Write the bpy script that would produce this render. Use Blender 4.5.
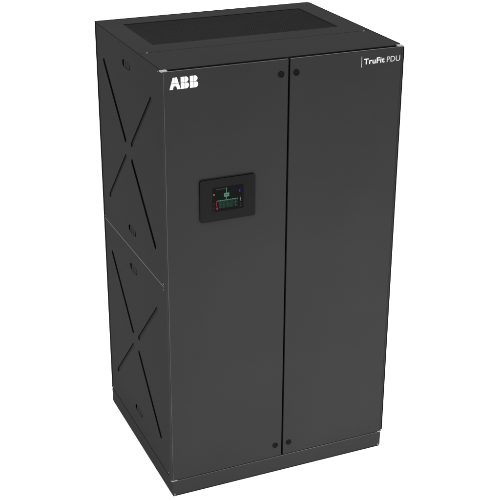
import bpy, bmesh, math, random
from mathutils import Vector, Matrix

# ------------------------------------------------------------------ camera, light, exposure
S = bpy.context.scene
C = S.collection
for o in list(bpy.data.objects):
    bpy.data.objects.remove(o)

cam_d = bpy.data.cameras.new('camera')
cam = bpy.data.objects.new('camera', cam_d)
C.objects.link(cam)
RX = Vector((0.91706014, -0.39871163, 0.00545251))      # right
RY = Vector((-0.15744737, -0.37463342, -0.91370681))    # down
RZ = Vector((0.36634823, 0.83706561, -0.40633747))      # forward
M3 = Matrix((RX, -RY, -RZ)).transposed()
cam.matrix_world = Matrix.Translation((-1.48450821, -4.25265486, 3.23659705)) @ M3.to_4x4()
cam_d.sensor_width = 36.0
cam_d.lens = 1181.7074 / 500.0 * 36.0
cam_d.clip_start = 0.05
cam_d.clip_end = 500.0
S.camera = cam

W_ = bpy.data.worlds.new('World')
S.world = W_
W_.use_nodes = True
bg = W_.node_tree.nodes['Background']
bg.inputs['Strength'].default_value = 3.25          # added white dome: bright overhead, dimmed low to cut grazing reflections
_n = W_.node_tree.nodes
_tc = _n.new('ShaderNodeTexCoord')
_sx = _n.new('ShaderNodeSeparateXYZ')
_rp = _n.new('ShaderNodeValToRGB')
_rp.color_ramp.elements[0].position = 0.0
_rp.color_ramp.elements[0].color = (0.22, 0.22, 0.22, 1)
_rp.color_ramp.elements[1].position = 0.85
_rp.color_ramp.elements[1].color = (1, 1, 1, 1)
W_.node_tree.links.new(_tc.outputs['Generated'], _sx.inputs['Vector'])
W_.node_tree.links.new(_sx.outputs['Z'], _rp.inputs['Fac'])
W_.node_tree.links.new(_rp.outputs['Color'], bg.inputs['Color'])

def area(name, loc, tgt, sx, sy, power, col=(1, 1, 1)):
    d = bpy.data.lights.new(name, 'AREA')
    d.shape = 'RECTANGLE'
    d.size = sx
    d.size_y = sy
    d.energy = power
    d.color = col
    o = bpy.data.objects.new(name, d)
    C.objects.link(o)
    o.location = loc
    o.rotation_euler = (Vector(tgt) - Vector(loc)).to_track_quat('-Z', 'Y').to_euler()
    return o

area('low_fill_light', (1.1, -2.1, 0.20), (0.6, 0.0, 0.05), 2.6, 0.30, 112)  # unseen low fill, added to lift the lower front
area('low_fill_light', (-1.75, -0.05, 0.12), (0.0, 0.2, 0.04), 1.2, 0.18, 20)  # weak unseen fill, added to brighten the lower left side

S.view_settings.view_transform = 'Standard'
S.view_settings.look = 'None'
S.view_settings.exposure = 0.0
S.view_settings.gamma = 1.0
S.view_settings.use_curve_mapping = False

# ------------------------------------------------------------------ materials
def mat(name, col, rough=0.5, spec=0.3, metal=0.0, var=0.0, bump=0.0, bscale=900.0, emit=None, es=1.0):
    m = bpy.data.materials.new(name)
    m.use_nodes = True
    nt = m.node_tree
    b = nt.nodes['Principled BSDF']
    b.inputs['Base Color'].default_value = (*col, 1)
    b.inputs['Roughness'].default_value = rough
    b.inputs['Specular IOR Level'].default_value = spec
    b.inputs['Metallic'].default_value = metal
    if emit:
        b.inputs['Emission Color'].default_value = (*emit, 1)
        b.inputs['Emission Strength'].default_value = es
    tc = nt.nodes.new('ShaderNodeTexCoord')
    if var > 0:
        n = nt.nodes.new('ShaderNodeTexNoise')
        n.inputs['Scale'].default_value = 2.3
        n.inputs['Detail'].default_value = 5.0
        nt.links.new(tc.outputs['Object'], n.inputs['Vector'])
        r = nt.nodes.new('ShaderNodeValToRGB')
        r.color_ramp.elements[0].position = 0.3
        r.color_ramp.elements[1].position = 0.7
        r.color_ramp.elements[0].color = (*[c * (1 - var) for c in col], 1)
        r.color_ramp.elements[1].color = (*[c * (1 + var) for c in col], 1)
        nt.links.new(n.outputs['Fac'], r.inputs['Fac'])
        nt.links.new(r.outputs['Color'], b.inputs['Base Color'])
    if bump > 0:
        n2 = nt.nodes.new('ShaderNodeTexNoise')
        n2.inputs['Scale'].default_value = bscale
        n2.inputs['Detail'].default_value = 2.0
        nt.links.new(tc.outputs['Object'], n2.inputs['Vector'])
        bp = nt.nodes.new('ShaderNodeBump')
        bp.inputs['Strength'].default_value = bump
        bp.inputs['Distance'].default_value = 0.0004
        nt.links.new(n2.outputs['Fac'], bp.inputs['Height'])
        nt.links.new(bp.outputs['Normal'], b.inputs['Normal'])
    return m

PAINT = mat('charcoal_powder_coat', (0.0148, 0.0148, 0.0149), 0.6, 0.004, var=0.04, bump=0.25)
INNER = mat('black_interior', (0.004, 0.004, 0.004), 0.8, 0.05, var=0.05)
MATT_BLACK = mat('black_rubber_and_outline', (0.0016, 0.0016, 0.0016), 0.9, 0.03, var=0.05)  # gasket rubber, also used for added outline strips and contact shadow
MESH = mat('black_perforated_steel', (0.0150, 0.0150, 0.0150), 0.7, 0.0, var=0.05)
BEZEL = mat('black_moulded_plastic', (0.0050, 0.0050, 0.0051), 0.55, 0.01, var=0.04, bump=0.15, bscale=1500)
GLASS = mat('dark_display_glass', (0.0035, 0.0035, 0.0037), 0.6, 0.0, var=0.05)
ZINC = mat('bright_zinc_and_gap_patch', (0.15, 0.15, 0.15), 0.5, 0.3, metal=0.2, var=0.06)
STEEL = mat('dull_steel_screw_and_notch_patch', (0.07, 0.07, 0.07), 0.5, 0.3, metal=0.3, var=0.06)
KNOB = mat('black_lock_plastic', (0.0032, 0.0032, 0.0032), 0.5, 0.02, var=0.05)
WHITE = mat('white_print', (0.40, 0.40, 0.40), 0.5, 0.2, var=0.01)
GREYW = mat('pale_grey_print', (0.22, 0.22, 0.22), 0.5, 0.2, var=0.01)
EDGE = mat('painted_edge_highlight', (0.050, 0.050, 0.050), 0.5, 0.1, var=0.25)  # pale grey that puts edge highlights into the colour
FLOOR = mat('white_studio_floor', (0.9, 0.9, 0.9), 0.7, 0.2, var=0.01)
def glow(name, col):
    return mat(name, tuple(c * 0.1 for c in col), 0.6, 0.0, emit=col, es=1.0)
G_GREEN = glow('display_green', (0.075, 0.19, 0.13))
G_DGREEN = glow('display_dim_green', (0.022, 0.06, 0.04))
G_RED = glow('display_red', (0.22, 0.03, 0.035))
G_ORANGE = glow('display_orange', (0.42, 0.10, 0.05))
G_BLUE = glow('display_blue', (0.025, 0.02, 0.42))
G_DBLUE = glow('display_dim_blue', (0.008, 0.008, 0.05))
G_WHITE = glow('display_white', (0.17, 0.17, 0.17))
G_GREY = glow('display_grey', (0.06, 0.065, 0.065))

# ------------------------------------------------------------------ helpers
def obj(name, bm, m, parent=None, bevel=0.0, seg=2, label=None):
    bmesh.ops.recalc_face_normals(bm, faces=bm.faces)
    me = bpy.data.meshes.new(name)
    bm.to_mesh(me)
    bm.free()
    me.materials.append(m)
    o = bpy.data.objects.new(name, me)
    C.objects.link(o)
    if parent:
        o.parent = parent
    if bevel > 0:
        b = o.modifiers.new('Bevel', 'BEVEL')
        b.width = bevel
        b.segments = seg
        b.limit_method = 'ANGLE'
        b.angle_limit = math.radians(40)
        b.harden_normals = True
        for p in me.polygons:
            p.use_smooth = True
        e = o.modifiers.new('Norm', 'WEIGHTED_NORMAL')
        e.keep_sharp = True
    if label:
        o['label'] = label
    return o

def box(bm, x0, x1, y0, y1, z0, z1):
    v = [bm.verts.new((x, y, z)) for x in (x0, x1) for y in (y0, y1) for z in (z0, z1)]
    for f in ((0, 1, 3, 2), (4, 6, 7, 5), (0, 4, 5, 1), (2, 3, 7, 6), (0, 2, 6, 4), (1, 5, 7, 3)):
        bm.faces.new([v[i] for i in f])

def rrect(u0, u1, v0, v1, r, n=6):
    P = []
    for cx, cy, a in ((u1 - r, v1 - r, 0), (u0 + r, v1 - r, 90), (u0 + r, v0 + r, 180), (u1 - r, v0 + r, 270)):
        for k in range(n + 1):
            t = math.radians(a + 90 * k / n)
            P.append((cx + r * math.cos(t), cy + r * math.sin(t)))
    return P

def capsule(a, b, r, n=8):
    ax, ay = a
    bx_, by = b
    th = math.atan2(by - ay, bx_ - ax)
    P = []
    for k in range(n + 1):
        t = th - math.pi / 2 + math.pi * k / n
        P.append((bx_ + r * math.cos(t), by + r * math.sin(t)))
    for k in range(n + 1):
        t = th + math.pi / 2 + math.pi * k / n
        P.append((ax + r * math.cos(t), ay + r * math.sin(t)))
    return P

def plate(outer, holes, to3, n0, n1):
    """flat plate with holes: outline in (u,v), extruded between n0 and n1; to3(u,v,n)->xyz"""
    bm = bmesh.new()
    loops = [outer] + holes
    rings = {}
    for n in (n0, n1):
        edges = []
        rr = []
        for L in loops:
            vs = [bm.verts.new(to3(u, v, n)) for u, v in L]
            rr.append(vs)
            for i in range(len(vs)):
                edges.append(bm.edges.new((vs[i], vs[(i + 1) % len(vs)])))
        bmesh.ops.triangle_fill(bm, use_beauty=True, edges=edges)
        rings[n] = rr
    for k in range(len(loops)):
        a, b = rings[n0][k], rings[n1][k]
        for i in range(len(a)):
            j = (i + 1) % len(a)
            bm.faces.new((a[i], a[j], b[j], b[i]))
    bmesh.ops.dissolve_limit(bm, angle_limit=0.01, verts=bm.verts, edges=[e for e in bm.edges if len(e.link_faces) == 2 and e.calc_face_angle(9) < 0.005])
    return bm

FRONT = lambda u, v, n: (u, n, v)
TOP = lambda u, v, n: (u, v, n)
SIDE = lambda u, v, n: (n, u, v)
RECT = lambda u0, u1, v0, v1: [(u0, v0), (u1, v0), (u1, v1), (u0, v1)]

def add_plate(bm, outline, to3, n0, n1):
    a = [bm.verts.new(to3(u, v, n0)) for u, v in outline]
    b = [bm.verts.new(to3(u, v, n1)) for u, v in outline]
    bm.faces.new(a)
    bm.faces.new(b)
    for i in range(len(a)):
        j = (i + 1) % len(a)
        bm.faces.new((a[i], a[j], b[j], b[i]))

def lathe(bm, prof, org, axis, n=28):
    """prof: (radius, height along axis). axis: 'y-' points to -y, 'z' up, 'x-' to -x"""
    rings = []
    for r, h in prof:
        ring = []
        for k in range(n):
            t = 2 * math.pi * k / n
            c, s = r * math.cos(t), r * math.sin(t)
            if axis == 'y-':
                p = (org[0] + c, org[1] - h, org[2] + s)
            elif axis == 'z':
                p = (org[0] + c, org[1] + s, org[2] + h)
            else:
                p = (org[0] - h, org[1] + c, org[2] + s)
            ring.append(bm.verts.new(p))
        rings.append(ring)
    for a, b in zip(rings, rings[1:]):
        for k in range(n):
            bm.faces.new((a[k], a[(k + 1) % n], b[(k + 1) % n], b[k]))
    bm.faces.new(rings[-1])
    bm.faces.new(rings[0])

# ------------------------------------------------------------------ setting
bm = bmesh.new()
vs = [bm.verts.new((60 * math.cos(2 * math.pi * k / 48), 60 * math.sin(2 * math.pi * k / 48), 0)) for k in range(48)]
bm.faces.new(vs)
fl = obj('floor', bm, FLOOR)
fl['kind'] = 'structure'

# ------------------------------------------------------------------ the cabinet
W, D, H = 1.077, 0.912, 2.0
root = bpy.data.objects.new('power_cabinet', None)
C.objects.link(root)
root['label'] = 'charcoal metal power distribution cabinet with two tall front doors, standing on a white floor'
root['category'] = 'electrical cabinet'

# plinth: a hollow skirt on an added black base drawing its contact shadow
bm = plate(RECT(-0.002, W, -0.003, D), [RECT(0.03, W - 0.03, 0.03, D - 0.03)], TOP, 0.006, 0.0805)
plinth = obj('plinth', bm, PAINT, root, 0.0018)
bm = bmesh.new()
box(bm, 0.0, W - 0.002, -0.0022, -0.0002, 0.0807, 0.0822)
obj('plinth_highlight', bm, EDGE, plinth)  # pale strip painting a highlight along the plinth top
bm = bmesh.new()
box(bm, 0.001, W - 0.003, 0.0, D - 0.003, 0.0, 0.0055)
obj('contact_shadow_base', bm, MATT_BLACK, plinth)

# inner carcass
bm = bmesh.new()
box(bm, 0.02, W - 0.02, 0.034, D - 0.004, 0.084, 1.90)
obj('carcass', bm, INNER, root)

# back panel
bm = bmesh.new()
box(bm, 0.0145, W - 0.0145, D - 0.0035, D - 0.0005, 0.09, 1.985)
obj('back_panel', bm, PAINT, root)

# front corner posts
for x0, x1 in ((-0.009, 0.0022), (W - 0.0022, W + 0.0055)):
    bm = bmesh.new()
    box(bm, x0, x1, 0.002, 0.029, 0.0865, 1.9935)
    post = obj('corner_post', bm, PAINT, root, 0.002)
bm = bmesh.new()
box(bm, W + 0.0056, W + 0.0115, 0.003, 0.028, 0.088, 1.992)
obj('dark_outline_strip', bm, MATT_BLACK, root, 0.0008)  # dark strip added to outline the right-hand edge
# rear corner strips, added to draw a dark outline
for x0, x1 in ((-0.0015, 0.014), (W - 0.014, W + 0.0015)):
    bm = bmesh.new()
    box(bm, x0, x1, D - 0.0120, D + 0.004, 0.083, 1.9965)
    obj('dark_outline_strip', bm, MATT_BLACK, root, 0.001)

# side panels
UPS = [((0.797, 1.846), (0.520, 1.558)), ((0.155, 1.844), (0.432, 1.561)),
       ((0.520, 1.480), (0.795, 1.197)), ((0.434, 1.482), (0.153, 1.192))]
LOS = [((0.797, 0.895), (0.519, 0.605)), ((0.154, 0.890), (0.431, 0.609)),
       ((0.519, 0.528), (0.794, 0.248)), ((0.434, 0.528), (0.153, 0.236))]
def side_panel(z0, z1, slots, lz, right=False):
    if right:
        n_out, n_in = W, W - 0.003
        sg = -1
    else:
        n_out, n_in = 0.0, 0.003
        sg = 1
    RS = (0.0124, 0.0100, 0.0100, 0.0124)
    holes = [capsule(a, b, q + 0.0001) for (a, b), q in zip(slots, RS)]
    holes += [rrect(0.420, 0.524, z - 0.0155, z + 0.0155, 0.0152) for z in lz]
    bm = plate(RECT(0.0305, D - 0.0125, z0, z1), holes, SIDE, n_out, n_in)
    p = obj('side_panel', bm, PAINT, root, 0.0011)
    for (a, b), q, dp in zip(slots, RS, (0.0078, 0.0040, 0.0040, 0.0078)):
        # shallow formed groove: black rim, floor darker than the panel
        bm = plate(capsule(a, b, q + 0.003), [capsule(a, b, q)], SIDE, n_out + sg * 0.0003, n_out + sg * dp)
        obj('slot_rim', bm, MATT_BLACK, p)
        bm = bmesh.new()
        add_plate(bm, capsule(a, b, q + 0.003), SIDE, n_out + sg * (dp + 0.0001), n_out + sg * (dp + 0.0012))
        obj('slot_floor', bm, BEZEL, p)
    for z in lz:
        # sunken slide latch: pocket floor plus a raised grip that leaves a dark gap at each end
        bm = bmesh.new()
        add_plate(bm, rrect(0.4165, 0.5275, z - 0.019, z + 0.019, 0.017), SIDE, n_out + sg * 0.0085, n_out + sg * 0.0105)
        obj('latch_pocket', bm, INNER, p)
        bm = bmesh.new()
        add_plate(bm, rrect(0.4330, 0.5020, z - 0.0130, z + 0.0130, 0.005), SIDE, n_out + sg * 0.0008, n_out + sg * 0.0022)
        obj('slide_latch', bm, PAINT, p, 0.0006)
        for k in (0.455, 0.4795):
            bm = bmesh.new()
            add_plate(bm, rrect(k - 0.0022, k + 0.0022, z - 0.0095, z + 0.0095, 0.002, 3), SIDE, n_out + sg * 0.0003, n_out + sg * 0.0007)
            obj('latch_rib', bm, MATT_BLACK, p)
    # hooks at the two front corners and the rear lower corner
    for y, z in ((0.056, z0 + 0.012), (0.052, z1 - 0.010), (D - 0.02, z0 + 0.012)):
        bm = bmesh.new()
        o = n_out - sg * 0.0
        lathe(bm, [(0.0036, 0.0), (0.0036, 0.0012), (0.0024, 0.0020)], (o, y, z), 'x-' if not right else 'x-', 14)
        if right:
            for v in bm.verts:
                v.co.x = 2 * o - v.co.x
        obj('screw', bm, STEEL, p)
    return p
for right in (False, True):
    side_panel(1.0435, 1.9955, UPS, (1.908, 1.140), right)
    low = side_panel(0.0840, 1.0400, LOS, (0.948, 0.190), right)
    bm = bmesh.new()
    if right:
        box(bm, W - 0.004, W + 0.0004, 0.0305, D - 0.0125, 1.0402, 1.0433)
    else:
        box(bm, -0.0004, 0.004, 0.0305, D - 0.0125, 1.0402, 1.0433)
    obj('seam_highlight', bm, EDGE, low)  # highlight on the panel seam, painted as a pale strip

# roof: front cover and rear plate with the opening for the grille
bm = plate(RECT(0.0, W, 0.2935, D), [RECT(0.100, 0.979, 0.406, 0.809)], TOP, 1.9975, 2.0)
roof = obj('roof_panel', bm, PAINT, root, 0.0009)
bm = bmesh.new()
box(bm, 0.0, W, 0.0265, 0.2898, 1.9975, 2.0)
box(bm, 0.0225, W - 0.0225, 0.0155, 0.0265, 1.9975, 2.0)
cover = obj('roof_cover', bm, PAINT, root, 0.0009)
bm = bmesh.new()
box(bm, 0.024, W - 0.024, 0.0162, 0.0185, 1.962, 1.9973)
obj('front_flange', bm, INNER, cover)
for x, y in ((0.033, 0.2905), (1.042, 0.2980)):
    bm = bmesh.new()
    lathe(bm, [(0.0055, 0.0), (0.0055, 0.0015), (0.0035, 0.0028)], (x, 0.281, 2.0001), 'z', 16)
    obj('screw', bm, STEEL, cover)
# added dark strips outlining the rear and right roof edges
bm = bmesh.new()
box(bm, -0.001, W + 0.001, D + 0.0002, D + 0.007, 1.9968, 2.001)
box(bm, W + 0.0004, W + 0.0055, 0.031, D, 1.9962, 2.001)
obj('dark_outline_strip', bm, MATT_BLACK, root, 0.0008)

# perforated grille under the opening: a real lattice of round-ish holes
def lattice(x0, x1, y0, y1, pitch, z, t, open_):
    bm = bmesh.new()
    nx = int(round((x1 - x0) / pitch))
    ny = int(round((y1 - y0) / pitch))
    px, py = (x1 - x0) / nx, (y1 - y0) / ny
    grid = {}
    def gv(i, j):
        if (i, j) not in grid:
            grid[(i, j)] = bm.verts.new((x0 + i * px, y0 + j * py, z))
        return grid[(i, j)]
    for i in range(nx):
        for j in range(ny):
            c = [gv(i, j), gv(i + 1, j), gv(i + 1, j + 1), gv(i, j + 1)]
            cx, cy = x0 + (i + .5) * px, y0 + (j + .5) * py
            h = [bm.verts.new((cx + sx * px * open_ / 2, cy + sy * py * open_ / 2, z)) for sx, sy in ((-1, -1), (1, -1), (1, 1), (-1, 1))]
            lo = [bm.verts.new((v.co.x, v.co.y, z - t)) for v in h]
            for k in range(4):
                l = (k + 1) % 4
                bm.faces.new((c[k], c[l], h[l], h[k]))
                bm.faces.new((h[k], h[l], lo[l], lo[k]))
    return bm
g = obj('vent_grille', lattice(0.1002, 0.979, 0.406, 0.809, 0.0092, 1.9968, 0.0012, 0.70), MESH, root)
bm = bmesh.new()
box(bm, 0.101, 0.978, 0.407, 0.808, 1.9635, 1.972)
obj('vent_cavity', bm, INNER, g)

# bright corner pieces: brackets on top, stand-ins for bright gaps at the bottom
for x0, x1 in ((-0.007, 0.0215), (W - 0.0215, W + 0.007)):
    bm = bmesh.new()
    box(bm, x0, x1, 0.003, 0.0255, 1.9938, 1.9985)
    obj('bright_corner_piece', bm, ZINC, root, 0.0008)
for x0, x1 in ((-0.006, 0.022), (W - 0.016, W + 0.006)):
    bm = bmesh.new()
    box(bm, x0, x1, -0.0015, 0.02, 0.0815, 0.0852)
    obj('bright_corner_piece', bm, ZINC, root, 0.0006)
for x in (0.0065, W - 0.0115):
    bm = bmesh.new()
    box(bm, x - 0.0035, x + 0.0035, -0.0046, -0.0032, 0.0065, 0.0165)
    obj('bright_notch_patch', bm, STEEL, plinth, 0.0006)  # pale patches standing for notches that show the bright floor

# doors
DZ0, DZ1 = 0.0840, 1.9932
def door(x0, x1):
    bm = bmesh.new()
    box(bm, x0, x1, 0.0, 0.006, DZ0, DZ1)
    d = obj('door', bm, PAINT, root, 0.0016, 3)
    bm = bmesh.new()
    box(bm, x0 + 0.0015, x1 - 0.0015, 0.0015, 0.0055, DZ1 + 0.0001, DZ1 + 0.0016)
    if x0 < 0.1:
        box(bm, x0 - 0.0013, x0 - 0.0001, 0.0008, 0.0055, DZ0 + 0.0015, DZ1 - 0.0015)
    obj('door_highlight', bm, EDGE, d)  # painted highlights on the door top and outer left edge
    return d
dl = door(0.0036, 0.5434)
dr = door(0.5522, W - 0.0036)
# folded return edges behind each skin
for d, x0, x1 in ((dl, 0.0036, 0.5434), (dr, 0.5522, W - 0.0036)):
    bm = bmesh.new()
    box(bm, x0 + 0.0002, x0 + 0.0022, 0.0062, 0.0155, DZ0 + 0.006, DZ1 - 0.02)
    box(bm, x1 - 0.0022, x1 - 0.0002, 0.0062, 0.0155, DZ0 + 0.006, DZ1 - 0.02)
    obj('door_return', bm, INNER, d)

def lock(x, z, d):
    bm = bmesh.new()
    lathe(bm, [(0.0138, 0.0), (0.0138, 0.0018), (0.0126, 0.003), (0.0098, 0.003), (0.0092, 0.0010), (0.0050, 0.0010), (0.0050, 0.0010)], (x, -0.0002, z), 'y-', 32)
    o = obj('lock', bm, KNOB, d)
    for p in o.data.polygons:
        p.use_smooth = False
    bm = bmesh.new()
    P = [(x + 0.0056 * math.cos(math.radians(90 + 120 * k)), z + 0.0056 * math.sin(math.radians(90 + 120 * k))) for k in range(3)]
    add_plate(bm, P, FRONT, -0.0012, -0.0032)
    obj('lock_insert', bm, BEZEL, d, 0.0008)
lock(0.5110, 1.933, dl)
lock(0.5115, 0.1465, dl)
lock(0.5795, 1.934, dr)
lock(0.5805, 0.1465, dr)

# three-letter white logo, every letter cut by a hairline cross
def clip(poly, ax, lim, keep_less):
    out = []
    for i in range(len(poly)):
        a, b = poly[i], poly[(i + 1) % len(poly)]
        ia = (a[ax] <= lim) == keep_less
        ib = (b[ax] <= lim) == keep_less
        if ia:
            out.append(a)
        if ia != ib:
            t = (lim - a[ax]) / (b[ax] - a[ax])
            out.append(tuple(a[k] + t * (b[k] - a[k]) for k in (0, 1)))
    return out
def letter_A(x, z, w, h):
    n = 0.27 * h
    L = [(0, 0), (0.31 * w, 0), (0.375 * w, n), (0.5 * w, n), (0.5 * w, h), (0.315 * w, h)]
    Rr = [(w - a, b) for a, b in L]
    return [[(x + a, z + b) for a, b in P] for P in (L, Rr)], x + w / 2
def letter_B(x, z, w, h):
    P = [(0, 0)]
    r = 0.265 * h
    for k in range(13):
        t = math.radians(-90 + 180 * k / 12)
        P.append((w - r + r * math.cos(t), r + r * math.sin(t)))
    r2 = (h - 2 * r) / 2
    for k in range(13):
        t = math.radians(-90 + 180 * k / 12)
        P.append((w - 0.07 * w - r2 + r2 * math.cos(t), 2 * r + r2 + r2 * math.sin(t)))
    P.append((0, h))
    P = [(x + a, z + b) for a, b in P]
    c = x + 0.47 * w
    return [clip(P, 0, c, True), clip(P, 0, c, False)], c
bm = bmesh.new()
z0, hh, gp = 1.9208, 0.0482, 0.0010
for (L, c) in (letter_A(0.0268, z0, 0.0460, hh), letter_B(0.0742, z0, 0.0345, hh), letter_B(0.1130, z0, 0.0345, hh)):
    for half, less in zip(L, (True, False)):
        half = clip(half, 0, c - gp if less else c + gp, less)
        for lo in (True, False):
            zc = z0 + 0.5 * hh
            q = clip(half, 1, zc - gp if lo else zc + gp, lo)
            add_plate(bm, q, FRONT, -0.0012, -0.0001)
obj('logo', bm, WHITE, dl)

# lettering on the right door
def text(body, m, x, z, cap, width, off, parent, space=1.0):
    cu = bpy.data.curves.new('lettering', 'FONT')
    cu.body = body
    cu.size = 1.0
    cu.offset = off
    cu.space_character = space
    cu.fill_mode = 'BOTH'
    cu.extrude = 0.01
    t = bpy.data.objects.new('lettering_curve', cu)
    C.objects.link(t)
    dg = bpy.context.evaluated_depsgraph_get()
    me = bpy.data.meshes.new_from_object(t.evaluated_get(dg))
    bpy.data.objects.remove(t)
    xs = [v.co.x for v in me.vertices]
    ys = [v.co.y for v in me.vertices]
    sx = width / (max(xs) - min(xs))
    sy = cap / (max(ys) - min(ys))
    x0, y0 = min(xs), min(ys)
    for v in me.vertices:
        u, w, n = v.co
        v.co = (x + (u - x0) * sx, -0.0006 - n * 0.04, z + (w - y0) * sy)
    me.materials.clear()
    me.materials.append(m)
    o = bpy.data.objects.new('lettering', me)
    C.objects.link(o)
    o.parent = parent
    return o
text('TruFit', WHITE, 0.893, 1.9348, 0.0245, 0.0985, 0.010, dr, 1.04)
text('PDU', GREYW, 1.0025, 1.9348, 0.0235, 0.0640, 0.0, dr)
bm = bmesh.new()
box(bm, 0.8812, 0.8832, -0.0008, -0.0001, 1.9235, 1.9705)
obj('divider_bar', bm, GREYW, dr)

# display panel set into the left door
bm = bmesh.new()
add_plate(bm, rrect(0.1462, 0.3965, 1.3352, 1.5228, 0.010), FRONT, -0.0090, -0.0066)
panel = obj('display_panel', bm, BEZEL, root, 0.0012, 2)
bm = bmesh.new()
add_plate(bm, rrect(0.1466, 0.3961, 1.3356, 1.5224, 0.010), FRONT, -0.0065, -0.0001)
obj('gasket', bm, MATT_BLACK, panel)
bm = bmesh.new()
add_plate(bm, rrect(0.2010, 0.3415, 1.3770, 1.4850, 0.003), FRONT, -0.0094, -0.0086)
screen = obj('screen', bm, GLASS, panel)
def marks(name, m, rects, lift=0.0, together=False):
    bm = bmesh.new()
    for i, (u0, u1, v0, v1) in enumerate(rects):
        add_plate(bm, RECT(u0, u1, v0, v1), FRONT, -0.0098 - lift, -0.0096 - lift)
        if not together or i == len(rects) - 1:
            obj(name, bm, m, panel)
            bm = bmesh.new()
    bm.free()
rnd = random.Random(4)
marks('title_line', G_GREY, [(0.2185, 0.2600, 1.4755, 1.4775)])
marks('status_icon', G_GREY, [(0.2040, 0.2100, 1.3950, 1.3975), (0.2045, 0.2105, 1.4130, 1.4155), (0.2050, 0.2100, 1.3820, 1.3840),
               (0.3245, 0.3320, 1.3885, 1.3905), (0.3255, 0.3300, 1.3985, 1.4005), (0.3262, 0.3292, 1.4320, 1.4335)])
marks('diagram_line', G_GREEN, [(0.2632, 0.2658, 1.4275, 1.4393), (0.2632, 0.2658, 1.4562, 1.4800)])
marks('diagram_box', G_GREEN, [(0.2535, 0.2765, 1.4395, 1.4560)])
marks('table_header', G_GREEN, [(0.2195 + 0.0076 * k, 0.2195 + 0.0076 * k + 0.0058, 1.4235, 1.4268) for k in range(13)], 0.0003, True)
marks('data_table', G_DGREEN, [(0.2290 + 0.0062 * k, 0.2290 + 0.0062 * k + 0.0040, 1.3915 + 0.0047 * j, 1.3915 + 0.0047 * j + 0.0031)
                 for k in range(14) for j in range(7) if rnd.random() < 0.95], 0.0, True)
marks('box_caption', G_DGREEN, [(0.2565, 0.2735, 1.4470, 1.4490)], 0.0007)
marks('alarm_icon', G_RED, [(0.2188, 0.2212, 1.4005, 1.4200), (0.2185, 0.2255, 1.3865, 1.3960)])
marks('status_icon', G_ORANGE, [(0.2055, 0.2105, 1.4515, 1.4590)])
marks('status_icon', G_BLUE, [(0.3205, 0.3265, 1.4520, 1.4640)])
marks('status_icon', G_DBLUE, [(0.2960, 0.3010, 1.4620, 1.4730), (0.2040, 0.2095, 1.4420, 1.4450)])
marks('status_icon', G_WHITE, [(0.3270, 0.3295, 1.4120, 1.4270)])
